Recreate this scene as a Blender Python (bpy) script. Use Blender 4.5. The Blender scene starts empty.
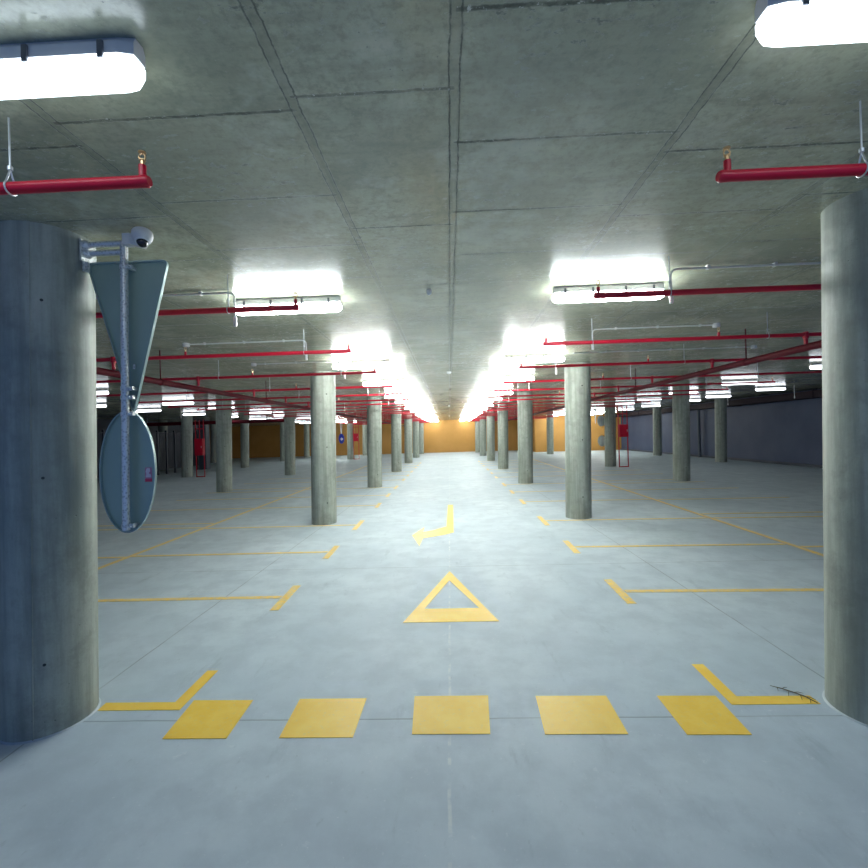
import bpy, bmesh, math, random
from mathutils import Vector, Matrix
random.seed(7)
scene = bpy.context.scene
COL = scene.collection
H_CAM, HC, LEAN = 2.0, 3.527, 0.0211      # eye height, slab soffit, lean of the uprights
ORD = ['first','second','third','fourth','fifth','sixth','seventh','eighth','ninth','tenth','eleventh','twelfth',
       'thirteenth','fourteenth','fifteenth','sixteenth','seventeenth','eighteenth','nineteenth','twentieth',
       'twenty-first','twenty-second','twenty-third','twenty-fourth']

# ------------------------------------------------------------------ node helper
class NT:
    def __init__(s, name):
        s.m = bpy.data.materials.new(name); s.m.use_nodes = True
        s.t = s.m.node_tree; s.t.nodes.clear()
        s.out = s.t.nodes.new('ShaderNodeOutputMaterial')
        s.co = None
    def n(s, typ, **kw):
        nd = s.t.nodes.new(typ)
        for k, v in kw.items(): setattr(nd, k, v)
        return nd
    def put(s, sock, v):
        if isinstance(v, bpy.types.NodeSocket): s.t.links.new(v, sock)
        elif isinstance(v, (tuple, list)) and len(v) == 3 and sock.type == 'RGBA': sock.default_value = (*v, 1)
        else: sock.default_value = v
    def math(s, op, a, b=None, c=None, clamp=False):
        nd = s.n('ShaderNodeMath', operation=op, use_clamp=clamp)
        s.put(nd.inputs[0], a)
        if b is not None: s.put(nd.inputs[1], b)
        if c is not None: s.put(nd.inputs[2], c)
        return nd.outputs[0]
    def obj(s):
        if s.co is None: s.co = s.n('ShaderNodeTexCoord').outputs['Object']
        return s.co
    def xyz(s):
        nd = s.n('ShaderNodeSeparateXYZ'); s.put(nd.inputs[0], s.obj()); return nd.outputs
    def vec(s, x, y, z):
        nd = s.n('ShaderNodeCombineXYZ')
        for i, v in enumerate((x, y, z)): s.put(nd.inputs[i], v)
        return nd.outputs[0]
    def mapping(s, sc, src=None):
        nd = s.n('ShaderNodeMapping'); s.put(nd.inputs['Vector'], src or s.obj()); nd.inputs['Scale'].default_value = sc
        return nd.outputs[0]
    def noise(s, scale, detail=4, rough=.55, src=None):
        nd = s.n('ShaderNodeTexNoise'); s.put(nd.inputs['Vector'], src or s.obj())
        nd.inputs['Scale'].default_value = scale; nd.inputs['Detail'].default_value = detail; nd.inputs['Roughness'].default_value = rough
        return nd.outputs[0]
    def voro(s, scale, src=None, feature='F1'):
        nd = s.n('ShaderNodeTexVoronoi', feature=feature); s.put(nd.inputs['Vector'], src or s.obj()); nd.inputs['Scale'].default_value = scale
        return nd.outputs['Distance']
    def white(s, v):
        nd = s.n('ShaderNodeTexWhiteNoise', noise_dimensions='2D'); s.put(nd.inputs['Vector'], v); return nd.outputs['Value']
    def ramp(s, v, a, b, lo=0., hi=1.):
        nd = s.n('ShaderNodeMapRange', interpolation_type='SMOOTHSTEP'); s.put(nd.inputs[0], v)
        for i, x in enumerate((a, b, lo, hi)): s.put(nd.inputs[1+i], x)
        return nd.outputs[0]
    def mix(s, f, a, b, mode='MIX'):
        nd = s.n('ShaderNodeMix', data_type='RGBA', blend_type=mode)
        s.put(nd.inputs[0], f); s.put(nd.inputs[6], a); s.put(nd.inputs[7], b); return nd.outputs[2]
    def line(s, v, c, w):                    # 1 on a line |v-c| < w
        return s.ramp(s.math('ABSOLUTE', s.math('SUBTRACT', v, c)), w*.5, w*1.2, 1., 0.)
    def bump(s, h, strength=.3, dist=.01):
        nd = s.n('ShaderNodeBump'); nd.inputs['Strength'].default_value = strength; nd.inputs['Distance'].default_value = dist
        s.put(nd.inputs['Height'], h); return nd.outputs[0]
    def bsdf(s, col, rough=.5, metal=0., spec=.5, normal=None, emit=None, estr=0.):
        nd = s.n('ShaderNodeBsdfPrincipled')
        s.put(nd.inputs['Base Color'], col); s.put(nd.inputs['Roughness'], rough); s.put(nd.inputs['Metallic'], metal)
        s.put(nd.inputs['Specular IOR Level'], spec)
        if normal is not None: s.put(nd.inputs['Normal'], normal)
        if emit is not None:
            s.put(nd.inputs['Emission Color'], emit); nd.inputs['Emission Strength'].default_value = estr
        s.t.links.new(nd.outputs[0], s.out.inputs[0]); return s.m

def simple(name, col, rough=.5, metal=0., var=.15, scale=12., spec=.5):
    s = NT(name); f = s.noise(scale, 4)
    a = tuple(min(1, c*(1+var)) for c in col); b = tuple(c*(1-var) for c in col)
    return s.bsdf(s.mix(f, b, a), rough, metal, spec)

def mat_ceiling():
    s = NT('formwork_concrete'); o = s.xyz(); x, y = o[0], o[1]
    wob = s.math('MULTIPLY', s.math('SUBTRACT', s.noise(3.5, 3), .5), .022)
    xw = s.math('ADD', x, wob)
    xw = s.math('ADD', xw, s.math('MULTIPLY', s.math('SUBTRACT', s.noise(28, 3, .7), .5), .014))
    neg = s.math('LESS_THAN', xw, -.665); pos = s.math('GREATER_THAN', xw, .069); P = 1.164
    u = s.math('ADD', s.math('MULTIPLY', neg, s.math('DIVIDE', s.math('ADD', xw, .665), P)),
               s.math('MULTIPLY', pos, s.math('DIVIDE', s.math('SUBTRACT', xw, .069), P)))
    uf = s.math('FLOOR', u)
    strip = s.math('ADD', s.math('ADD', uf, s.math('MULTIPLY', pos, 1.)), 0.)      # left <0, middle 0, right >=1
    fr = s.math('FRACT', u)
    mid = s.math('SUBTRACT', 1., s.math('ADD', neg, pos))
    dl = s.math('MINIMUM', s.math('MULTIPLY', fr, P), s.math('MULTIPLY', s.math('SUBTRACT', 1., fr), P))
    dm = s.math('MINIMUM', s.math('ABSOLUTE', s.math('ADD', xw, .665)), s.math('ABSOLUTE', s.math('SUBTRACT', xw, .069)))
    d = s.math('ADD', s.math('MULTIPLY', mid, dm), s.math('MULTIPLY', s.math('SUBTRACT', 1., mid), dl))
    batten = s.ramp(d, .022, .028, 1., 0.)
    edge = s.math('MULTIPLY', s.ramp(d, .016, .022, 0., 1.), s.ramp(d, .024, .032, 1., 0.))
    sh = s.white(s.vec(strip, 3.3, 0.))
    per = s.math('ADD', .74, s.math('MULTIPLY', mid, .55))
    yw = s.math('ADD', y, s.math('MULTIPLY', wob, .8))
    yw = s.math('ADD', yw, s.math('MULTIPLY', s.math('SUBTRACT', s.noise(33, 3, .7), .5), .016))
    off = s.math('ADD', s.math('MULTIPLY', sh, .7), s.math('MULTIPLY', mid, .05))
    v = s.math('DIVIDE', s.math('SUBTRACT', yw, off), per)
    vf = s.math('FLOOR', v); fv = s.math('FRACT', v)
    dt = s.math('MULTIPLY', s.math('MINIMUM', fv, s.math('SUBTRACT', 1., fv)), per)
    tj = s.math('MULTIPLY', s.ramp(dt, .004, .016, 1., 0.), s.ramp(s.noise(2.2, 3), .30, .5, .6, 1.))
    cell = s.white(s.vec(strip, vf, 0.))
    big = s.noise(.9, 5, .6); med = s.noise(6, 6, .65); fine = s.noise(60, 3, .6)
    blo = s.math('MULTIPLY', s.ramp(s.noise(13, 5, .7, s.mapping((1., 1.7, 1.))), .56, .66), s.ramp(s.noise(1.1, 3), .48, .62))
    pit = s.math('MAXIMUM', blo, s.math('MULTIPLY', s.ramp(s.voro(24), .05, .12, 1., 0.), s.ramp(s.noise(1.7, 3), .47, .6)))
    strk = s.noise(3., 5, .65, s.mapping((.35, 3.2, 1.)))
    c = s.mix(s.ramp(big, .3, .7), (.275, .295, .21), (.55, .56, .405))
    c = s.mix(s.math('MULTIPLY', s.ramp(med, .4, .7), .6), c, (.24, .26, .19))
    c = s.mix(s.math('MULTIPLY', cell, .6), c, (.47, .48, .35))
    c = s.mix(s.math('MULTIPLY', s.ramp(strk, .42, .7), .4), c, (.22, .24, .185))
    c = s.mix(s.math('MULTIPLY', fine, .35), c, (.16, .18, .14))
    c = s.mix(s.math('MULTIPLY', s.ramp(s.noise(24, 5, .75), .45, .68), .45), c, (.20, .22, .17))
    c = s.mix(s.math('MULTIPLY', s.ramp(s.noise(1.9, 5, .7), .5, .68), .4), c, (.60, .61, .50))
    c = s.mix(s.math('MULTIPLY', batten, .32), c, (.21, .23, .18))
    c = s.mix(s.math('MULTIPLY', edge, s.ramp(s.noise(12, 4, .7), .3, .6, .35, .85)), c, (.06, .07, .05))
    c = s.mix(s.math('MULTIPLY', tj, s.ramp(s.noise(14, 4, .7, s.mapping((1., 1.3, 1.))), .3, .6, .35, .85)), c, (.06, .07, .05))
    flk = s.math('MULTIPLY', s.ramp(dt, .006, .024, 1., 0.), s.ramp(s.noise(38, 3, .7), .60, .68))
    c = s.mix(s.math('MULTIPLY', flk, .8), c, (.62, .64, .58))
    c = s.mix(s.math('MULTIPLY', pit, .7), c, (.09, .10, .08))
    h = s.math('SUBTRACT', s.math('ADD', s.math('MULTIPLY', med, .35), s.math('MULTIPLY', cell, .15)),
               s.math('MULTIPLY', pit, .15))
    r = s.math('ADD', s.math('ADD', .12, s.math('MULTIPLY', med, .2)), s.math('MULTIPLY', s.math('MAXIMUM', s.math('MAXIMUM', edge, tj), pit), .5), None, True)
    return s.bsdf(c, r, 0., .65, s.bump(h, .3, .005))

def mat_floor():
    s = NT('sealed_floor_concrete'); o = s.xyz(); x, y = o[0], o[1]
    wob = s.math('MULTIPLY', s.math('SUBTRACT', s.noise(2.5, 3), .5), .02)
    xw = s.math('ADD', x, wob); yw = s.math('ADD', y, wob)
    P = 3.63
    fy = s.math('FRACT', s.math('DIVIDE', s.math('SUBTRACT', yw, 3.165-P/2), P))
    jy = s.line(fy, .5, .0022)
    fx = s.math('FRACT', s.math('DIVIDE', s.math('SUBTRACT', xw, -2.92-2.9), 5.8))
    jx = s.line(fx, .5, .0014)
    jt = s.math('MULTIPLY', s.math('MAXIMUM', jx, jy), s.ramp(s.noise(1.2, 2), .3, .55, .4, 1.))
    wline = s.math('MULTIPLY', s.line(xw, -.057, .012), s.ramp(s.noise(9, 4), .45, .62))
    big = s.noise(.45, 5, .6); med = s.noise(2.6, 6, .65); fine = s.noise(45, 4, .7)
    scuf = s.ramp(s.noise(3.2, 6, .7, s.mapping((1.2, .35, 1.))), .58, .72)
    blot = s.ramp(s.noise(7, 5, .75), .62, .7)
    c = s.mix(s.ramp(big, .3, .7), (.46, .555, .63), (.58, .67, .73))
    c = s.mix(s.math('MULTIPLY', s.ramp(med, .38, .66), .6), c, (.40, .48, .55))
    c = s.mix(s.math('MULTIPLY', scuf, .5), c, (.34, .41, .47))
    c = s.mix(s.math('MULTIPLY', blot, .35), c, (.72, .77, .80))
    c = s.mix(s.math('MULTIPLY', fine, .16), c, (.32, .38, .42))
    c = s.mix(s.math('MULTIPLY', s.ramp(s.noise(38, 4, .75), .62, .70), .35), c, (.78, .82, .84))
    c = s.mix(s.math('MULTIPLY', s.ramp(s.noise(17, 5, .75, s.mapping((1., .5, 1.))), .60, .72), .4), c, (.30, .37, .42))
    c = s.mix(s.math('MULTIPLY', jt, .55), c, (.15, .18, .20))
    c = s.mix(s.math('MULTIPLY', wline, .5), c, (.74, .77, .74))
    h = s.math('SUBTRACT', s.math('ADD', s.math('MULTIPLY', med, .2), s.math('MULTIPLY', fine, .12)), jt)
    r = s.math('ADD', .5, s.math('ADD', s.math('MULTIPLY', med, .2), s.math('MULTIPLY', scuf, .12)))
    return s.bsdf(c, r, 0., .32, s.bump(h, .18, .004))

def mat_column():
    s = NT('column_concrete')
    st = s.noise(5, 5, .6, s.mapping((2.2, 2.2, .16))); med = s.noise(5, 6, .65); fine = s.noise(70, 3)
    pit = s.math('MULTIPLY', s.ramp(s.voro(16), .05, .12, 1., 0.), s.ramp(s.noise(1.6, 3), .52, .64))
    c = s.mix(s.ramp(st, .3, .72), (.25, .285, .245), (.43, .47, .41))
    c = s.mix(s.math('MULTIPLY', s.ramp(med, .4, .75), .5), c, (.20, .215, .185))
    c = s.mix(s.math('MULTIPLY', s.ramp(s.noise(2.2, 6, .7), .48, .7), .5), c, (.17, .18, .155))
    c = s.mix(s.math('MULTIPLY', fine, .3), c, (.17, .19, .165))
    c = s.mix(s.math('MULTIPLY', pit, .7), c, (.09, .1, .09))
    h = s.math('SUBTRACT', s.math('ADD', s.math('MULTIPLY', st, .5), s.math('MULTIPLY', fine, .2)), pit)
    return s.bsdf(c, .55, 0., .4, s.bump(h, .35, .006))

def mat_paint(name='yellow_road_paint', wear=.0):
    s = NT(name); f = s.noise(5, 5, .7); g = s.noise(40, 3)
    c = s.mix(s.ramp(f, .35, .7), (.93, .605, .075), (.97, .68, .12))
    c = s.mix(s.math('MULTIPLY', s.ramp(g, .55, .75), .25), c, (.55, .55, .45))
    if wear: c = s.mix(s.math('MULTIPLY', s.ramp(s.noise(18, 5, .7), .35, .65), wear), c, (.47, .53, .52))
    return s.bsdf(c, .45, 0., .4)

def mat_wall(name, a, b):
    s = NT(name); f = s.noise(.6, 5, .6); g = s.noise(14, 4)
    c = s.mix(s.ramp(f, .3, .7), a, b); c = s.mix(s.math('MULTIPLY', g, .15), c, tuple(v*.6 for v in a))
    return s.bsdf(c, .6, 0., .3, s.bump(g, .1, .004))

def mat_lamp(name, strength, col=(.975, 1., .965)):
    s = NT(name)
    return s.bsdf((.85, .87, .9), .3, 0., .5, None, col, strength)

def mat_galv():
    s = NT('galvanised_steel'); v = s.voro(55); f = s.noise(20, 4)
    c = s.mix(s.ramp(v, .1, .6), (.46, .48, .46), (.74, .76, .74))
    return s.bsdf(c, s.math('ADD', .3, s.math('MULTIPLY', f, .2)), .5, .5)

M = dict(
    ceiling=mat_ceiling(), floor=mat_floor(), column=mat_column(), paint=mat_paint(), galv=mat_galv(),
    hole=simple('tie_hole_shadow_gap', (.05, .055, .05), .9),
    orange=mat_wall('orange_wall_paint', (.42, .22, .055), (.49, .265, .075)),
    grey_wall=mat_wall('grey_wall_paint', (.06, .085, .16), (.08, .11, .19)),
    dark_wall=mat_wall('dark_blue_grey_paint', (.06, .075, .10), (.09, .105, .13)),
    lamp_near=mat_lamp('lamp_diffuser_front', 1.35, (.78, .90, 1.)), lamp_second=mat_lamp('lamp_diffuser_second', 17.5, (.90, .98, 1.)), lamp_third=mat_lamp('lamp_diffuser_third', 38.), lamp=mat_lamp('lamp_diffuser', 25.), lamp_side=mat_lamp('lamp_diffuser_side_bays', 1.9, (.88, .92, 1.)),
    housing=simple('grey_lamp_housing', (.60, .60, .60), .45, 0., .05),
    latch=simple('steel_latch', (.10, .11, .13), .4, .3),
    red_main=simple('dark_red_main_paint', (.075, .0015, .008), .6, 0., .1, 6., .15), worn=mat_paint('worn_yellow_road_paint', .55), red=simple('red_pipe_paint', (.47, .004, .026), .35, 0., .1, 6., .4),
    brass=simple('brass', (.72, .48, .26), .3, .9), zinc=simple('zinc_rod', (.55, .58, .62), .4, .8),
    white=simple('white_plastic', (.72, .74, .73), .4, 0., .05), conduit=simple('white_conduit', (.60, .62, .60), .45, 0., .06),
    panel=simple('grey_green_sign_back', (.34, .44, .36), .42, .25, .1, 3.),
    rim=simple('sign_rim', (.34, .45, .44), .4, .3, .08),
    camera_grey=simple('light_grey_plastic', (.60, .62, .62), .4, 0., .04), black=simple('black_glass', (.012, .013, .016), .08, 0., .1, 8., .6),
    sticker_red=simple('sticker_red', (.62, .05, .10), .5), sticker_white=simple('sticker_white', (.72, .62, .66), .5, 0., .05),
    sticker_pink=simple('sticker_pink', (.55, .22, .30), .5),
    blue_sign=simple('blue_sign_face', (.02, .05, .55), .4, 0., .05), white_sign=simple('white_sign_mark', (.85, .87, .9), .4, 0., .03),
    mirror=simple('grey_round_sign_back', (.62, .68, .66), .4, .2), sealant=simple('pale_sealant', (.40, .48, .53), .35, 0., .2, 20.),
    fence=simple('dark_steel_fence', (.025, .035, .06), .5, .3), duct=simple('dark_duct_metal', (.022, .012, .020), .7, 0., .15, 12., .2),
    twig=simple('dry_twig', (.12, .11, .07), .8), dark_pier=simple('dark_painted_pier', (.07, .095, .13), .6),
)

# ------------------------------------------------------------------ mesh helpers
def link(o, parent=None):
    COL.objects.link(o)
    if parent is not None: o.parent = parent
    return o
def obj(name, bm, mats, parent=None, smooth=False, loc=(0, 0, 0)):
    me = bpy.data.meshes.new(name)
    bmesh.ops.recalc_face_normals(bm, faces=bm.faces[:])
    bm.to_mesh(me); bm.free()
    for m in (mats if isinstance(mats, (list, tuple)) else [mats]): me.materials.append(m)
    if smooth:
        for p in me.polygons: p.use_smooth = True
        try: me.set_sharp_from_angle(angle=math.radians(38))
        except Exception: pass
    o = bpy.data.objects.new(name, me); o.location = loc
    return link(o, parent)
def tag(o, label, cat, group=None, kind=None):
    o['label'] = label; o['category'] = cat
    if group: o['group'] = group
    if kind: o['kind'] = kind
    return o
def empty(name, label, cat, loc=(0, 0, 0), group=None):
    o = bpy.data.objects.new(name, None); o.location = loc; o.empty_display_size = .2
    link(o); return tag(o, label, cat, group)
def box(bm, x0, x1, y0, y1, z0, z1, bev=0., mi=0):
    r = bmesh.ops.create_cube(bm, size=1.)
    for v in r['verts']: v.co = Vector(((x0+x1)/2+v.co.x*(x1-x0), (y0+y1)/2+v.co.y*(y1-y0), (z0+z1)/2+v.co.z*(z1-z0)))
    fs = {f for v in r['verts'] for f in v.link_faces}
    for f in fs: f.material_index = mi
    if bev:
        es = list({e for f in fs for e in f.edges})
        bmesh.ops.bevel(bm, geom=es, offset=bev, segments=2, affect='EDGES', profile=.6)
def tube(bm, pts, rad, n=12, mi=0, caps=True):
    pts = [Vector(p) for p in pts]; rads = rad if isinstance(rad, (list, tuple)) else [rad]*len(pts)
    rings = []; up = None
    for i, p in enumerate(pts):
        d = (pts[min(i+1, len(pts)-1)]-pts[max(i-1, 0)]).normalized()
        if up is None:
            up = Vector((0, 0, 1)) if abs(d.z) < .9 else Vector((0, 1, 0))
        a = d.cross(up).normalized(); b = a.cross(d).normalized(); up = b
        rings.append([bm.verts.new(p+(a*math.cos(2*math.pi*k/n)+b*math.sin(2*math.pi*k/n))*rads[i]) for k in range(n)])
    for r0, r1 in zip(rings, rings[1:]):
        for k in range(n):
            f = bm.faces.new((r0[k], r0[(k+1) % n], r1[(k+1) % n], r1[k])); f.material_index = mi
    if caps:
        for r in (rings[0], rings[-1]):
            f = bm.faces.new(r); f.material_index = mi
def lathe(bm, prof, c=(0, 0, 0), n=24, axis='z', mi=0):
    rings = []
    for r, h in prof:
        ring = []
        for k in range(n):
            a = 2*math.pi*k/n; p = (r*math.cos(a), r*math.sin(a), h)
            if axis == 'x': p = (h, r*math.cos(a), r*math.sin(a))
            if axis == 'y': p = (r*math.cos(a), h, r*math.sin(a))
            ring.append(bm.verts.new(Vector(p)+Vector(c)))
        rings.append(ring)
    for r0, r1 in zip(rings, rings[1:]):
        for k in range(n):
            f = bm.faces.new((r0[k], r0[(k+1) % n], r1[(k+1) % n], r1[k])); f.material_index = mi
    for r in (rings[0], rings[-1]):
        f = bm.faces.new(r); f.material_index = mi
def prism(bm, poly, z0, z1, mi=0, plane='xy', off=(0, 0, 0)):
    def P(a, b, h): return Vector((a, b, h)) if plane == 'xy' else (Vector((a, h, b)) if plane == 'xz' else Vector((h, a, b)))
    o = Vector(off)
    lo = [bm.verts.new(P(a, b, z0)+o) for a, b in poly]; hi = [bm.verts.new(P(a, b, z1)+o) for a, b in poly]
    n = len(poly)
    fs = [bm.faces.new(lo), bm.faces.new(hi)]+[bm.faces.new((lo[i], lo[(i+1) % n], hi[(i+1) % n], hi[i])) for i in range(n)]
    for f in fs: f.material_index = mi
def new(): return bmesh.new()
def dup(root, loc, label, group=None):
    r = root.copy(); COL.objects.link(r); r.location = loc; r['label'] = label
    if group: r['group'] = group
    for ch in list(root.children):
        c = ch.copy(); COL.objects.link(c); c.parent = r
        for g in list(ch.children):
            d = g.copy(); COL.objects.link(d); d.parent = c
    return r
def struct(name, bm, m, label):
    o = obj(name, bm, m); o['kind'] = 'structure'; o['label'] = label; o['category'] = name.split('_')[0]; return o

# ------------------------------------------------------------------ setting
b = new(); box(b, -27, 17.5, -1.5, 51, -.3, 0); struct('floor', b, M['floor'], 'pale blue grey sealed concrete floor of the garage')
b = new(); box(b, -27, 17.5, -1.5, 51, HC, HC+.35); struct('ceiling', b, M['ceiling'], 'bare concrete slab soffit with formwork joints')
b = new(); box(b, 16.55, 16.85, -1.5, 44.0, 0, HC); struct('wall_right', b, M['grey_wall'], 'plain grey wall along the right side')
b = new(); box(b, -25.6, 5.2, 49.4, 49.7, 0, HC); struct('wall_back', b, M['orange'], 'orange painted wall across the far end')
b = new(); box(b, 8.3, 17.3, 44.0, 49.6, 0, HC); struct('wall_far_right', b, M['orange'], 'brighter orange painted block at the far right')
b = new(); box(b, 5.2, 8.3, 49.4, 49.7, 0, HC); struct('wall_recess', b, M['orange'], 'shaded orange wall in the recess beside the far right block')
b = new(); box(b, -26.2, -25.6, 30, 49.7, 0, HC); struct('wall_far_left', b, M['orange'], 'orange wall closing the far left corner')
b = new(); box(b, -21.2, -20.9, -1.5, 37.6, 0, HC); struct('wall_left', b, M['dark_wall'], 'dark blue grey wall behind the steel fence on the left')
b = new(); box(b, 16.42, 16.55, 4, 44, 0, .12); struct('baseboard_right', b, M['dark_wall'], 'dark strip added for the shading along the foot of the right wall')  # dark strip put in for the shading at the wall foot

# ------------------------------------------------------------------ columns
RAD = .287
def column_mesh(turn, sealant):
    b = new(); n = 56; rings = []
    for z in (0, HC*.5, HC):
        rings.append([b.verts.new((RAD*math.cos(2*math.pi*k/n)+LEAN*z, RAD*math.sin(2*math.pi*k/n), z)) for k in range(n)])
    for r0, r1 in zip(rings, rings[1:]):
        for k in range(n): b.faces.new((r0[k], r0[(k+1) % n], r1[(k+1) % n], r1[k]))
    b.faces.new(rings[0]); b.faces.new(rings[-1])
    o = obj('column_shaft', b, M['column'], None, True)
    # the two mould seams down the shaft
    for s in (0, 2.4):
        b = new(); a = turn+s; ca, sa = math.cos(a), math.sin(a)
        tube(b, [(ca*(RAD+.0005), sa*(RAD+.0005), .0), (ca*(RAD+.0005)+LEAN*HC, sa*(RAD+.0005), HC)], .006, 6)
        obj('mould_seam', b, M['column'], o)
    for z in (.5, 1.78, 3.0):
        a = turn+.22; c = Vector((math.cos(a)*RAD+LEAN*z, math.sin(a)*RAD, z)); d = Vector((math.cos(a), math.sin(a), 0))
        b = new(); tube(b, [c-d*.01, c+d*.002], .010 if sealant else .015, 10)
        obj('tie_hole', b, M['hole'], o)
    if sealant:
        b = new(); lathe(b, [(RAD-.02, 0), (RAD+.013, 0), (RAD+.009, .004), (RAD+.002, .009), (RAD-.02, .009)], (0, 0, 0), 56)
        q = obj('base_sealant', b, M['sealant'], o, True); q['label'] = 'pale bead of sealant round the column foot'
    return o
c_near = column_mesh(-1.15, True); c_left = column_mesh(-1.25, False); c_right = column_mesh(-1.72, False)
def col_at(proto, x, y, label, group, first):
    if first: o = proto; o.location = (x, y, 0); o['label'] = label; o['group'] = group
    else: o = dup(proto, (x, y, 0), label, group)
    o.name = 'concrete_column'; o['category'] = 'column'; o['kind'] = 'thing'
    return o
G = 'round concrete columns of the garage'
col_at(c_near, -3.0, 3.22, 'large round concrete column in front at the left with two sign panels beside it', G, True)
col_at(c_near, 2.92, 3.22, 'large round concrete column in front at the right edge of the photo', G, False)
YS = [10.48, 17.69, 25.0, 32.33, 39.74, 47.0]
for i, y in enumerate(YS):
    k = ORD[i+1]
    col_at(c_left, -3.0, y, f'round concrete column on the left edge of the central aisle, {k} from the camera', G, i == 0)
    col_at(c_right, 2.92, y, f'round concrete column on the right edge of the central aisle, {k} from the camera', G, i == 0)
for i, y in enumerate([17.4, 24.7, 40.0, 47.1]):
    col_at(c_left, -8.9, y, f'round concrete column in the row beyond the left parking bays, {ORD[i]} one in view', G, False)
for i, y in enumerate([17.2, 24.66, 39.2]):
    col_at(c_right, 8.66, y, f'round concrete column in the row beyond the right parking bays, {ORD[i]} one in view', G, False)
for i, y in enumerate([25.0, 32.2, 39.8, 46.4]):
    col_at(c_left, -14.9, y, f'round concrete column in the outermost left row, {ORD[i]} one in view', G, False)
for i, y in enumerate([25.55, 33.2]):
    col_at(c_right, 15.05, y, f'round concrete column standing close to the grey right wall, {["nearer", "farther"][i]} one', G, False)
col_at(c_left, -21.4, 40.1, 'round concrete column far left in front of the orange wall corner', G, False)
col_at(c_left, -20.2, 31.0, 'round concrete column half hidden behind the dark steel fence', G, False)
b = new(); box(b, -17.75, -17.2, 31.2, 31.75, 0, HC, .01)
tag(obj('square_pier', b, M['dark_pier']), 'dark square pier at the far end of the steel fence', 'column', None, 'thing')

# ------------------------------------------------------------------ floor markings
def slab(bm, poly): prism(bm, poly, .0005, .0035)
GM = 'yellow blocks of the give way line'
for i, pl in enumerate([[(-2.03, 3.41), (-1.565, 3.405), (-1.555, 2.97), (-1.995, 2.97)], [(-1.205, 3.415), (-.69, 3.415), (-.70, 2.972), (-1.198, 2.972)],
                        [(-.325, 3.437), (.236, 3.437), (.213, 2.998), (-.309, 3.0)], [(.592, 3.425), (1.118, 3.42), (1.113, 2.988), (.572, 2.99)],
                        [(1.488, 3.412), (1.915, 3.406), (1.895, 2.974), (1.486, 2.978)]]):
    b = new(); slab(b, pl)
    tag(obj('painted_block', b, M['paint']), f'yellow painted square of the stop row across the aisle, {["leftmost", "second from the left", "middle", "second from the right", "rightmost"][i]}', 'road marking', GM, 'thing')
b = new(); slab(b, [(-2.70, 3.29), (-2.07, 3.29), (-2.07, 3.85), (-2.165, 3.85), (-2.165, 3.388), (-2.71, 3.388)])
tag(obj('painted_bay_corner', b, M['paint']), 'yellow painted corner mark beside the large left column', 'road marking', None, 'thing')
b = new(); slab(b, [(2.585, 3.296), (1.965, 3.296), (1.98, 3.86), (2.075, 3.86), (2.06, 3.396), (2.585, 3.396)])
tag(obj('painted_bay_corner', b, M['paint']), 'yellow painted corner mark beside the large right column', 'road marking', None, 'thing')
bay_y = [5.62, 7.80, 10.135, 12.95, 15.12, 17.33, 20.2, 22.35, 24.63, 27.5, 29.6, 31.93]
GB = 'yellow parking bay lines'
for i, y in enumerate(bay_y):
    L = .86 if (i % 3) < 2 else 1.07
    b = new()
    slab(b, [(-2.16, y-L/2), (-2.055, y-L/2), (-2.075, y+L/2), (-2.18, y+L/2)])
    xe = -5.66+.07*(y-4)/30
    slab(b, [(xe, y-.045-.02), (-2.185, y-.045), (-2.185, y+.045), (xe, y+.045-.02)])
    tag(obj('painted_bay_line', b, M['worn']), f'yellow T-ended bay line left of the central aisle, {ORD[i]} from the camera', 'road marking', GB, 'thing')
    b = new(); s = -.028
    slab(b, [(1.975, y-L/2+.02), (2.08, y-L/2+.02), (2.10, y+L/2+.02), (1.995, y+L/2+.02)])
    slab(b, [(2.105, y-.045), (5.48+.42*(y-4.3)/30, y-.045+3.5*s), (5.48+.42*(y-4.3)/30, y+.045+3.5*s), (2.105, y+.045)])
    tag(obj('painted_bay_line', b, M['worn']), f'yellow T-ended bay line right of the central aisle, {ORD[i]} from the camera', 'road marking', GB, 'thing')
for i, y in enumerate([7.72, 10.22, 10.72, 12.95, 15.1, 17.0, 17.95, 20.2, 22.3]):
    b = new(); slab(b, [(-9.4, y-.045), (-5.78, y-.045), (-5.78, y+.045), (-9.4, y+.045)])
    tag(obj('painted_bay_line', b, M['worn']), f'yellow bay line beyond the long left divider line, {ORD[i]} from the camera', 'road marking', GB, 'thing')
    b = new(); xe = 5.62+.42*(y-4)/30; slab(b, [(9.2, y-.39), (xe, y-.25), (xe, y-.16), (9.2, y-.30)])
    tag(obj('painted_bay_line', b, M['worn']), f'yellow bay line beyond the long right divider line, {ORD[i]} from the camera', 'road marking', GB, 'thing')
b = new(); slab(b, [(-5.77, 4.), (-5.67, 4.), (-5.60, 34), (-5.70, 34)])
tag(obj('painted_divider_line', b, M['worn']), 'long yellow line dividing back to back bays on the left', 'road marking', None, 'thing')
b = new(); slab(b, [(5.50, 4.), (5.60, 4.), (6.02, 34), (5.92, 34)])
tag(obj('painted_divider_line', b, M['worn']), 'long yellow line dividing back to back bays on the right', 'road marking', None, 'thing')
b = new()
O = [(-.055, 6.56), (-.555, 4.79), (.468, 4.79)]; I = [(-.06, 6.15), (-.345, 5.16), (.283, 5.16)]
ov = [b.verts.new((x, y, .0035)) for x, y in O]; iv = [b.verts.new((x, y, .0035)) for x, y in I]
ob = [b.verts.new((x, y, .0005)) for x, y in O]; ib = [b.verts.new((x, y, .0005)) for x, y in I]
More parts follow.
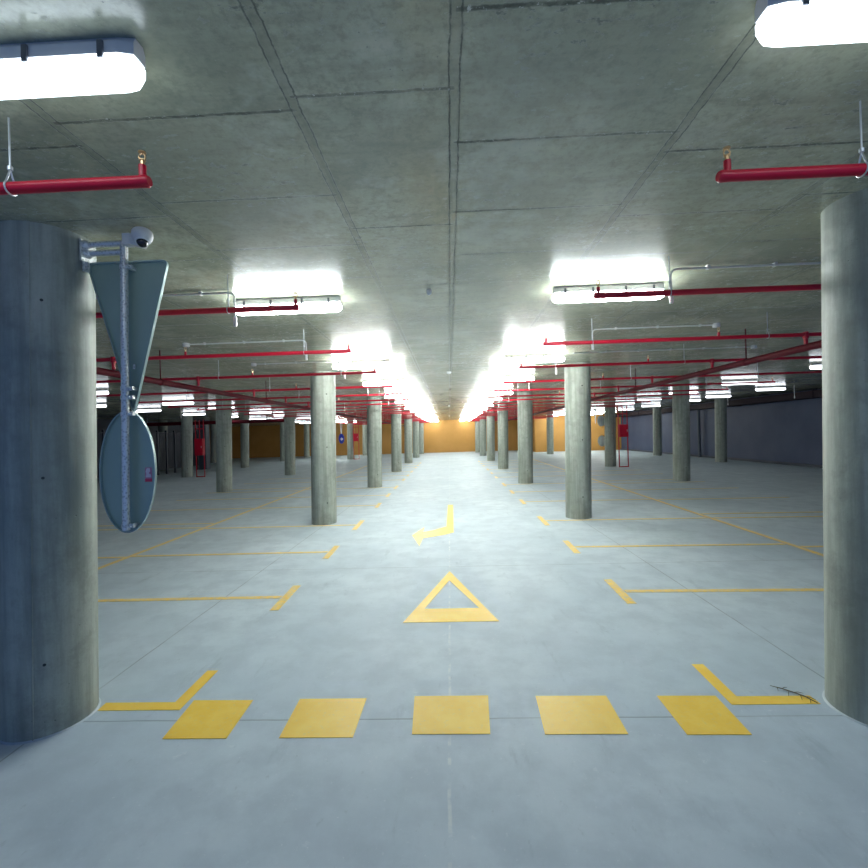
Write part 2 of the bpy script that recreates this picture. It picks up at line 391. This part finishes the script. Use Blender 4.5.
for i in range(3):
    j = (i+1) % 3
    b.faces.new((ov[i], ov[j], iv[j], iv[i])); b.faces.new((ob[i], ob[j], ov[j], ov[i])); b.faces.new((iv[i], iv[j], ib[j], ib[i])); b.faces.new((ob[i], ib[i], ib[j], ob[j]))
tag(obj('painted_triangle', b, M['paint']), 'hollow yellow triangle painted in the middle of the aisle', 'road marking', None, 'thing')
b = new(); slab(b, [(-.10, 12.7), (.045, 12.7), (.03, 9.15), (-.15, 8.95), (-.57, 8.68), (-.60, 8.08), (-.80, 8.95), (-.60, 9.72), (-.60, 9.22), (-.40, 9.38), (-.12, 9.75)])
tag(obj('painted_arrow', b, M['paint']), 'yellow arrow bending left painted beyond the triangle', 'road marking', None, 'thing')

# ------------------------------------------------------------------ fluorescent fittings
def fixture_proto(lamp, detail):
    L = 1.17; root = bpy.data.objects.new('ceiling_light', None); link(root); root['category'] = 'ceiling light'
    b = new()
    prof = [(-.03, -.0), (.03, -.0), (.046, -.025), (.046, -.069), (-.046, -.069), (-.046, -.025)]
    xs = [(-L/2+.01, .72), (-L/2+.07, 1.), (L/2-.07, 1.), (L/2-.01, .72)]
    rings = [[b.verts.new((x, p*k, z)) for p, z in prof] for x, k in xs]
    for r0, r1 in zip(rings, rings[1:]):
        for k in range(6): b.faces.new((r0[k], r0[(k+1) % 6], r1[(k+1) % 6], r1[k]))
    b.faces.new(rings[0]); b.faces.new(rings[-1])
    obj('lamp_housing', b, M['housing'], root)
    b = new()
    prof = [(-.045, -.070), (.045, -.070), (.051, -.082), (.049, -.138), (.034, -.160), (-.034, -.160), (-.049, -.138), (-.051, -.082)]
    xs = [(-L/2, .35, .5), (-L/2+.035, .86, .93), (-L/2+.08, 1., 1.), (L/2-.08, 1., 1.), (L/2-.035, .86, .93), (L/2, .35, .5)]
    rings = [[b.verts.new((x, p*k, -.115+(z+.115)*kz)) for p, z in prof] for x, k, kz in xs]
    for r0, r1 in zip(rings, rings[1:]):
        for k in range(8): b.faces.new((r0[k], r0[(k+1) % 8], r1[(k+1) % 8], r1[k]))
    b.faces.new(rings[0]); b.faces.new(rings[-1])
    obj('diffuser', b, lamp, root)
    if detail:
        for x in (-.46, -.17, .17, .46):
            for y0 in (-.056, .046):
                b = new(); box(b, x-.011, x+.011, y0, y0+.010, -.090, -.025, .003); obj('latch', b, M['latch'], root)
    return root
f_near = fixture_proto(M['lamp_near'], True); f_mid = fixture_proto(M['lamp_second'], True); f_third = fixture_proto(M['lamp_third'], True); f_far = fixture_proto(M['lamp'], False); f_side = fixture_proto(M['lamp_side'], False)
used = set()
def fix(proto, x, y, label):
    G = 'fluorescent ceiling fittings'
    if proto.name not in used:
        used.add(proto.name); o = proto; o.location = (x, y, HC); o['label'] = label; o['group'] = G
    else: o = dup(proto, (x, y, HC), label, G)
ROWS = [1.66, 4.84, 8.97, 12.12, 16.24, 19.4, 23.5, 26.65, 30.8, 33.9, 38.0, 41.2, 45.3, 48.3]
for i, y in enumerate(ROWS):
    p = [f_near, f_mid, f_third, f_far][min(i, 3)]
    for s, w, x in ((-1, 'left', -1.715), (1, 'right', 1.727)):
        e = ''
        fix(p, x, y+(.02*-s if i == 0 else 0), f'fluorescent light over the {w} side of the aisle, {ORD[i]} one back{e}')
for i, y in enumerate([12.1, 16.24, 19.4, 23.5, 26.65, 30.8, 33.9, 38.0, 41.2, 45.3]):
    fix(f_side if y < 36 else f_far, -9.95, y, f'fluorescent fitting in the inner row over the far left aisle, {ORD[i]} from the camera')
for i, y in enumerate([16.24, 19.4, 23.0, 26.65, 30.8, 33.9, 38.0, 41.2, 45.3]):
    fix(f_side, -13.25, y, f'fluorescent fitting in the outer row over the far left aisle, {ORD[i]} from the camera')
for i, y in enumerate([11.7, 15.4, 19.0, 22.2, 25.4, 29.2, 32.6, 36.6, 40.2, 42.6]):
    fix(f_side if y < 36 else f_far, 9.75, y, f'fluorescent fitting in the inner row over the far right aisle, {ORD[i]} from the camera')
for i, y in enumerate([18.5, 22.0, 24.6, 29.2, 33.3, 36.8, 40.2, 42.6]):
    fix(f_side if y < 36 else f_far, 12.92, y, f'fluorescent fitting in the outer row over the far right aisle, {ORD[i]} from the camera')

# ------------------------------------------------------------------ sprinkler pipes
ZP, RP = 3.2, .0265
def branch_proto(s, far_end, x_main, detail):
    root = bpy.data.objects.new('sprinkler_branch', None); link(root); root['category'] = 'sprinkler pipe'
    b = new(); n = 16 if detail else 10
    x0, x1 = (1.34 if s < 0 else 1.327)*s, far_end*s
    tube(b, [(x0, 0, ZP), (x0+.012*s, 0, ZP), (x0+.05*s, 0, ZP), (x1, 0, ZP)], [RP*.8, RP*1.06, RP, RP], n)
    obj('pipe', b, M['red'], root, True)
    for x in (1.372, 3.7, 6.0, far_end-.06):
        b = new(); tube(b, [(x*s, 0, ZP+.01), (x*s, 0, ZP+.075)], .016, 10)
        h = obj('riser_nipple', b, M['red'], root, True)
        b = new(); tube(b, [(x*s, 0, ZP+.074), (x*s, 0, ZP+.098)], .010, 8)
        tube(b, [(x*s-.013, 0, ZP+.098), (x*s-.015, 0, ZP+.115), (x*s-.004, 0, ZP+.133)], .0035, 6)
        tube(b, [(x*s+.013, 0, ZP+.098), (x*s+.015, 0, ZP+.115), (x*s+.004, 0, ZP+.133)], .0035, 6)
        lathe(b, [(.015, ZP+.096), (.015, ZP+.100)], (x*s, 0, 0), 10); lathe(b, [(.018, ZP+.132), (.016, ZP+.137)], (x*s, 0, 0), 10)
        obj('sprinkler_head', b, M['brass'], h)
    for x in (2.0, 4.35, far_end-1.9):
        b = new(); tube(b, [(x*s, 0, ZP+.085), (x*s, 0, HC)], .0042, 8)
        lathe(b, [(.011, ZP+.083), (.011, ZP+.1)], (x*s, 0, 0), 8)
        pts = [(x*s, math.sin(a)*(RP+.004), ZP-math.cos(a)*(RP+.004)) for a in [-2.35+i*.427 for i in range(12)]]
        pts = [(x*s, 0.001, ZP+.088)]+pts+[(x*s, -.001, ZP+.088)]
        tube(b, pts, .0042, 6)
        obj('pipe_hanger', b, M['zinc'], root, True)
    b = new(); tube(b, [(x_main*s, 0, ZP+.005), (x_main*s, 0, 3.056)], .024, 10); lathe(b, [(.036, ZP-.05), (.036, ZP+.035)], (x_main*s, 0, 0), 10)
    obj('connecting_riser', b, M['red'], root, True)
    return root
bl = branch_proto(-1, 9.6, 4.75, True); br = branch_proto(1, 9.2, 4.85, True)
PY = [2.02, 4.08, 6.25, 8.42, 10.86, 13.0, 15.1, 16.85, 18.7, 20.8, 22.7, 24.2, 26.0, 28.1, 29.9, 31.8, 34.7, 36.8, 38.7, 40.4, 42.7, 44.6]
for i, y in enumerate(PY):
    for p, w in ((bl, 'left'), (br, 'right')):
        lab = f'red sprinkler branch pipe crossing the {w} parking bays under the ceiling, {ORD[i]} from the camera'
        yy = y+(.19 if (i == 0 and w == 'right') else 0)
        if i == 0: p.location = (0, yy, 0); p['label'] = lab; p['group'] = 'red sprinkler branch pipes'
        else: dup(p, (0, yy, 0), lab, 'red sprinkler branch pipes')
def main_pipe(x0, x1, label):
    root = empty('sprinkler_main', label, 'sprinkler pipe', (0, 0, 0), 'red sprinkler main pipes')
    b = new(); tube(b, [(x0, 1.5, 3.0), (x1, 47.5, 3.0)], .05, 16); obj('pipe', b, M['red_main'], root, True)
    for y in (3.0, 7.3, 11.6, 15.9, 20.2, 24.5, 28.8, 33.1, 37.4, 41.7):
        x = x0+(x1-x0)*(y-1.5)/46
        b = new(); tube(b, [(x, y, 3.04), (x, y, HC)], .009, 8)
        lathe(b, [(.058, y-.02), (.058, y+.02)], (x, 0, 3.0), 16, 'y')
        obj('pipe_hanger', b, M['red_main'], root)
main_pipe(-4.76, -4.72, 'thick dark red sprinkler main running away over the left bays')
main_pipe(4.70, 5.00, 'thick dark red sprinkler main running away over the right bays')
b = new(); tube(b, [(-20.5, 27.0, 3.12), (-9.6, 27.0, 3.12)], .11, 14)
r = empty('sprinkler_main', 'thick dark red pipe crossing the far left aisle in front of the steel fence', 'sprinkler pipe', (0, 0, 0), 'red sprinkler main pipes')
obj('pipe', b, M['red_main'], r, True)
for x in (-18.5, -15.9, -12.0):
    b = new(); tube(b, [(x, 27.0, 3.22), (x, 27.0, HC)], .01, 8); obj('pipe_hanger', b, M['zinc'], r)

# ------------------------------------------------------------------ conduits with drop tubes, junction boxes
def conduit(xd, xo, y, zd, box_at, label, group='white conduits on the ceiling'):
    root = empty('ceiling_conduit', label, 'conduit', (0, 0, 0), group); s = 1 if xo > xd else -1
    b = new(); r = .011
    pts = [(xo, y, HC-.02), (xd+.07*s, y, HC-.02)]+[(xd+.06*s*(1-math.sin(a)), y, HC-.02-.06*(1-math.cos(a))) for a in (.4, .8, 1.2)]+[(xd, y, HC-.09), (xd, y, zd+.09)]
    tube(b, pts, r, 8); obj('conduit_tube', b, M['conduit'], root, True)
    b = new(); lathe(b, [(.012, zd+.1), (.019, zd+.095), (.019, zd+.012), (.013, zd)], (xd, y, 0), 12)
    q = obj('ceiling_drop_sensor', b, M['white'], root, True); q['label'] = 'white drop tube at the end of the conduit'
    x = xd+.35*s
    while abs(x) < abs(xo):
        b = new(); box(b, x-.012, x+.012, y-.02, y+.02, HC-.034, HC); obj('conduit_clip', b, M['conduit'], root); x += .62*s
    if box_at:
        b = new(); lathe(b, [(.045, HC-.055), (.05, HC-.05), (.05, HC)], (xo, y, 0), 14); obj('junction_box', b, M['housing'], root, True)
conduit(2.15, 4.6, 4.36, 3.18, False, 'white conduit bent down beside the second right aisle light')
conduit(-2.15, -4.6, 4.52, 3.16, False, 'white conduit bent down beside the second left aisle light')
conduit(2.19, 4.02, 6.84, 3.20, True, 'white conduit with a round box ahead of the third right aisle light')
conduit(-2.16, -4.04, 6.85, 3.20, True, 'white conduit with a round box ahead of the third left aisle light')
conduit(2.12, 5.9, 8.86, 3.10, True, 'white conduit dropping in front of the right second column')
conduit(-2.04, -3.86, 8.86, 3.16, True, 'white conduit dropping in front of the left second column')
def sensor(x, y, zd, label):
    b = new(); lathe(b, [(.013, zd), (.02, zd+.012), (.02, zd+.1), (.011, zd+.105), (.011, HC)], (x, y, 0), 10)
    tag(obj('ceiling_drop_sensor', b, M['white'], None, True), label, 'sensor', 'white drop tubes beside the ceiling lights', 'thing')
for i, (y, z) in enumerate([(12.0, 3.1), (16.1, 3.1), (19.3, 3.1)]):
    sensor(-2.15, y, z, f'white drop tube beside a left aisle light past the second column, {ORD[i]} from the camera')
    sensor(2.15, y, z, f'white drop tube beside a right aisle light past the second column, {ORD[i]} from the camera')
sensor(13.7, 18.3, 3.0, 'white drop tube by the outer lights near the grey right wall, nearest one')
sensor(13.6, 22.4, 3.0, 'white drop tube by the outer lights near the grey right wall, farther one')
sensor(9.35, 11.3, 2.72, 'long white drop tube beside the light next to the large right column')
sensor(-11.4, 18.8, 3.0, 'white drop tube over the far left aisle beside the round sign')
b = new(); lathe(b, [(.055, HC), (.055, HC-.02), (.045, HC-.045), (.02, HC-.055)], (0, 0, 0), 18)
o = obj('smoke_detector', b, M['white'], None, True, (.035, 11.05, 0)); tag(o, 'white smoke detector on the aisle ceiling centre, nearest one', 'smoke detector', 'smoke detectors along the aisle', 'thing')
for i, y in enumerate((24.2, 37.5)):
    q = o.copy(); COL.objects.link(q); q.location = (.035, y, 0); q['label'] = f'white smoke detector on the aisle ceiling centre, {ORD[i+1]} from the camera'
q = o.copy(); COL.objects.link(q); q.location = (-.17, 4.75, 0); q.scale = (.5, .5, 1); q['label'] = 'tiny white disc on the ceiling between the second pair of aisle lights'
q.location.z = 0

# ------------------------------------------------------------------ sign post on the front left column
root = empty('sign_post', 'galvanised post bracketed to the large left column with triangular and round sign backs', 'sign')
PX, PYY = -2.372, 3.2
def at(z): return PX+LEAN*(z-1.37)+.0
b = new(); tube(b, [(at(1.37), PYY, 1.37), (at(3.45), PYY, 3.45)], .0255, 20); obj('pole', b, M['galv'], root, True)
xc = -3.0+LEAN*3.5+RAD+.003
b = new(); box(b, xc+.002, xc+.014, 3.165, 3.31, 3.335, 3.495, .002); obj('mounting_plate', b, M['galv'], root)
for z, y in ((3.458, 3.2), (3.40, 3.215)):
    b = new(); tube(b, [(xc, y, z), (at(z), y, z)], .021, 14)
    lathe(b, [(.033, xc), (.033, xc+.035), (.022, xc+.05)], (0, y, z), 12, 'x')
    for yy in (3.18, 3.295):
        lathe(b, [(.011, xc), (.011, xc+.016)], (0, yy, z-.03), 6, 'x')
    obj('bracket_arm', b, M['galv'], root, True)
b = new(); box(b, xc+.001, xc+.014, 3.185, 3.245, 3.265, 3.335, .003); box(b, xc, xc+.04, 3.195, 3.21, 3.285, 3.335, .002); obj('bracket_gusset', b, M['galv'], root)
YP = 3.262
def rounded(poly, r, n=6):
    out = []; N = len(poly)
    for i in range(N):
        p0, p, p1 = Vector(poly[i-1]), Vector(poly[i]), Vector(poly[(i+1) % N])
        a = p+(p0-p).normalized()*r; c = p+(p1-p).normalized()*r
        for k in range(n+1):
            t = k/n; q = a*(1-t)**2+p*2*t*(1-t)+c*t*t; out.append((q.x, q.y))
    return out
def panel(name, poly, inset, parent):
    b = new(); prism(b, poly, YP, YP+.004, 0, 'xz')
    P = obj(name, b, M['panel'], parent)
    cx = sum(p[0] for p in poly)/len(poly); cz = sum(p[1] for p in poly)/len(poly); n = len(poly)
    b = new(); o0 = []; i0 = []; o1 = []; i1 = []
    for x, z in poly:
        d = Vector((cx-x, cz-z)); d = d.normalized()*inset
        o0.append(b.verts.new((x, YP+.004, z))); o1.append(b.verts.new((x, YP-.022, z)))
        i0.append(b.verts.new((x+d.x, YP+.004, z+d.y))); i1.append(b.verts.new((x+d.x, YP-.022, z+d.y)))
    for i in range(n):
        j = (i+1) % n
        for q in ((o0, o1), (o1, i1), (i1, i0)): b.faces.new((q[0][i], q[0][j], q[1][j], q[1][i]))
    obj('folded_rim', b, M['rim'], P, True)
    return P
tri = rounded([(-2.648, 3.345), (-2.028, 3.345), (-2.325, 2.205)], .055)
panel('triangular_panel', tri, .012, root)
ell = [(-2.385+.2115*math.cos(a)+LEAN*.4*math.sin(a), 1.79+.452*math.sin(a)) for a in [2*math.pi*k/56 for k in range(56)]]
ell = [(-2.384+.2105*math.cos(a)+.009*math.sin(a), 1.79+.450*math.sin(a)) for a in [2*math.pi*k/56 for k in range(56)]]
rp = panel('round_panel', ell, .008, root)
b = new(); box(b, -2.262, -2.210, YP-.002, YP, 1.712, 1.818, .0); st = obj('sticker', b, M['sticker_pink'], rp); st['label'] = 'small red and white sticker'
b = new(); prism(b, [(-2.256, 1.745), (-2.216, 1.745), (-2.218, 1.765), (-2.235, 1.775), (-2.222, 1.79), (-2.226, 1.812), (-2.246, 1.812), (-2.256, 1.79), (-2.250, 1.77)], YP-.004, YP-.0015, 0, 'xz'); obj('sticker_figure', b, M['sticker_white'], rp)
b = new(); box(b, -2.262, -2.210, YP-.0035, YP-.001, 1.712, 1.735); obj('sticker_band', b, M['sticker_red'], rp)
for z, dx in ((3.285, 0), (2.40, 0), (2.335, 0), (2.215, 0), (1.40, 0)):
    x = at(z); b = new()
    lathe(b, [(.030, z-.014), (.030, z+.014)], (x, PYY, 0), 16)
    box(b, x+.016, x+.062, PYY-.012, PYY+.012, z-.014, z+.014, .003); box(b, x+.02, x+.05, PYY+.01, YP-.001, z-.012, z+.012, .002)
    tube(b, [(x+.045, PYY-.03, z), (x+.045, PYY+.02, z)], .008, 8)
    obj('clamp', b, M['galv'], root)
b = new(); tube(b, [(-2.318, YP-.008, 2.55), (-2.314, YP-.008, 2.585)], .008, 8); obj('bolt', b, M['galv'], root)
# dome camera mounted on the post head
cam_r = empty('dome_camera', 'light grey dome security camera on top of the sign post', 'security camera')
b = new(); box(b, -2.278, -2.222, 3.11, 3.17, 3.412, 3.492, .004); prism(b, [(-2.23, 3.488), (-2.23, 3.416), (-2.14, 3.392), (-2.12, 3.42), (-2.17, 3.488)], 3.115, 3.165, 0, 'xz'); obj('mounting_box', b, M['camera_grey'], cam_r)
b = new(); box(b, -2.296, -2.286, 3.15, 3.17, 3.30, 3.49, .001); box(b, -2.29, -2.27, 3.15, 3.168, 3.43, 3.48); obj('fixing_strap', b, M['galv'], cam_r)
b = new(); lathe(b, [(.052, .037), (.066, .032), (.068, .01), (.066, -.004), (.056, -.026), (.045, -.036)], (0, 0, 0), 28)
d = obj('dome_housing', b, M['camera_grey'], cam_r, True, (-2.135, 3.12, 3.462)); d.rotation_euler = (math.radians(-16), math.radians(-10), 0)
b = new(); lathe(b, [(.038*math.cos(t)+.0001, .046*math.sin(t)) for t in [-math.pi/2+i*math.pi/16 for i in range(15)]], (0, 0, -.036), 22)
e = obj('lens_dome', b, M['black'], d, True); e['label'] = 'black lens ball under the camera housing'
b = new(); lathe(b, [(.041, -.034), (.047, -.04), (.041, -.046)], (0, 0, 0), 24); obj('dome_ring', b, M['white'], d, True)

# ------------------------------------------------------------------ fire hose stations
def hose_station(x, y, w, z0, z1, label):
    root = empty('fire_hose_station', label, 'fire hose station', (x, y, 0), 'red fire hose stations')
    for s in (-1, 1):
        b = new(); tube(b, [(s*w/2, 0, 0), (s*w/2, 0, 3.2)], .026, 10); obj('frame_post', b, M['red'], root, True)
    b = new()
    for z in (.03, z1+.55): tube(b, [(-w/2, 0, z), (w/2, 0, z)], .026, 10)
    obj('frame_bar', b, M['red'], root, True)
    b = new(); box(b, -w/2+.0, w/2-.0, -.14, .1, z0, z1, .01); c = obj('hose_cabinet', b, M['red'], root)
    b = new(); box(b, -w/2+.03, w/2-.03, -.152, -.141, z0+.03, z1-.03, .004); dd = obj('cabinet_door', b, M['red'], root)
    b = new(); box(b, w/2-.08, w/2-.06, -.17, -.151, (z0+z1)/2-.06, (z0+z1)/2+.06, .003); obj('door_handle', b, M['zinc'], dd)
    b = new(); tube(b, [(0, 0, z1), (0, 0, 3.2)], .02, 8); obj('supply_pipe', b, M['red'], root, True)
hose_station(9.07, 23.85, .46, 1.58, 2.24, 'red hose cabinet in a tall red frame beside a column near the right wall')
hose_station(-13.95, 24.7, .46, 1.22, 2.15, 'red hose cabinet in a tall red frame beside the outermost left column row')
hose_station(-8.28, 39.65, .46, 1.6, 2.3, 'small red hose cabinet in a frame far off beside a left column')

# ------------------------------------------------------------------ round signs far off
def far_round(x, y, z, rx, rz, label, face, post=None):
    root = empty('round_sign', label, 'sign', (x, y, z), 'round signs on the far columns')
    b = new(); prism(b, [(rx*math.cos(2*math.pi*k/28), rz*math.sin(2*math.pi*k/28)) for k in range(28)], -.012, .012, 0, 'xz'); obj('sign_panel', b, face, root)
    return root
for z, w in ((2.47, 'upper'), (1.37, 'lower')):
    r = far_round(8.36, 25.03, z, .22, .30, f'grey round sign seen from behind left of the right hand column, {w} one', M['mirror'])
    b = new(); tube(b, [(.0, -.03, -.25), (.0, -.03, .25)], .02, 8); obj('pole', b, M['zinc'], r)
    b = new(); tube(b, [(.0, -.03, .1), (.17, -.03, .1)], .015, 8); obj('bracket_arm', b, M['zinc'], r)
r = far_round(-9.18, 38.0, 1.87, .24, .43, 'blue round sign with a white arrow hanging far off past the left aisle columns', M['blue_sign'])
b = new(); prism(b, [(-.11, -.03), (.02, .13), (.02, .05), (.13, .05), (.13, -.12), (.02, -.12), (.02, -.2)], -.016, -.0125, 0, 'xz'); q = obj('white_arrow', b, M['white_sign'], r)
b = new(); tube(b, [(-.09, 0, HC-1.87), (-.02, 0, .42)], .03, 8); tube(b, [(.09, 0, HC-1.87), (.02, 0, .42)], .03, 8); obj('hanging_rod', b, M['white'], r)
r = far_round(3.36, 10.45, 2.36, .012, .22, 'thin edge of a round sign fixed to the second right aisle column', M['mirror'])
b = new(); tube(b, [(-.09, .013, 0), (0, .013, 0)], .010, 8); obj('bracket_arm', b, M['zinc'], r)

# ------------------------------------------------------------------ steel fence on the left, ducts, pipes
fr = empty('steel_fence', 'dark blue steel mesh fence with posts along the far left', 'fence')
for i in range(15):
    y = 19.3+i*.86
    b = new(); box(b, -17.98, -17.88, y-.05, y+.05, 0, 2.75); obj('fence_post', b, M['fence'], fr)
for i in range(14):
    y = 19.3+i*.86; b = new()
    for z in (.32, 2.6): box(b, -17.95, -17.91, y+.05, y+.81, z-.02, z+.02)
    k = 0
    yy = y+.13
    while yy < y+.78:
        box(b, -17.938, -17.922, yy-.022, yy+.022, .32, 2.6); yy += .09
    obj('fence_panel', b, M['fence'], fr)
b = new(); box(b, 15.75, 16.5, 5, 43.5, 3.12, 3.42, .01)
dr = empty('ventilation_duct', 'dark rectangular duct running along the top of the right wall', 'duct')
obj('duct_body', b, M['duct'], dr)
for y in (8, 14, 20, 26, 32, 38):
    b = new(); box(b, 15.72, 16.52, y-.02, y+.02, 3.09, 3.44); box(b, 15.9, 15.92, y-.01, y+.01, 3.43, HC); box(b, 16.3, 16.32, y-.01, y+.01, 3.43, HC); obj('duct_flange', b, M['duct'], dr)
b = new(); tube(b, [(16.32, 30, 0), (16.32, 30, 3.08)], .09, 12)
tag(obj('downpipe', b, M['dark_pier'], None, True), 'dark vertical pipe standing against the grey right wall', 'pipe', None, 'thing')

# ------------------------------------------------------------------ dry twig on the yellow corner mark
b = new()
main = [(2.385, 3.516, .012), (2.44, 3.47, .014), (2.49, 3.425, .012), (2.535, 3.37, .012), (2.565, 3.295, .008)]
tube(b, main, [.002, .004, .0045, .004, .002], 6)
for p, q in (((2.44, 3.47), (2.50, 3.50)), ((2.47, 3.44), (2.43, 3.39)), ((2.49, 3.425), (2.56, 3.42)), ((2.515, 3.395), (2.49, 3.34)), ((2.535, 3.37), (2.585, 3.34)), ((2.42, 3.49), (2.40, 3.45)), ((2.545, 3.34), (2.52, 3.30))):
    tube(b, [(*p, .012), ((p[0]+q[0])/2, (p[1]+q[1])/2, .014), (*q, .006)], [.003, .0025, .0012], 5)
tag(obj('dry_twig', b, M['twig'], None, True), 'dry dark twig lying across the yellow corner mark by the right column', 'twig', None, 'thing')

# ------------------------------------------------------------------ camera, light, view
psi, p, r, F = -.0341, .001, -.0294, 450.
def world(u, v, d):
    x1 = u*math.cos(r)-v*math.sin(r); up = u*math.sin(r)+v*math.cos(r)
    y1 = d*math.cos(p)-up*math.sin(p); z = d*math.sin(p)+up*math.cos(p)
    return Vector((x1*math.cos(psi)+y1*math.sin(psi), -x1*math.sin(psi)+y1*math.cos(psi), z))
X, Y, Z = world(1, 0, 0), world(0, 1, 0), -world(0, 0, 1)
cd = bpy.data.cameras.new('camera'); cam = bpy.data.objects.new('camera', cd); COL.objects.link(cam)
mm = Matrix((X, Y, Z)).transposed().to_4x4(); mm.translation = (0, 0, H_CAM); cam.matrix_world = mm
cd.sensor_width = 36; cd.lens = 36*F/868; cd.clip_start = .05; cd.clip_end = 200
scene.camera = cam
w = bpy.data.worlds.new('blue_ambient_fill'); scene.world = w; w.use_nodes = True  # added blue fill, enters by the open rear and tints the shadows
bg = w.node_tree.nodes['Background']; bg.inputs[0].default_value = (.12, .235, .58, 1); bg.inputs[1].default_value = .215
vs = scene.view_settings; vs.view_transform = 'Standard'; vs.look = 'None'; vs.gamma = 1; vs.use_curve_mapping = False; vs.exposure = 1.97
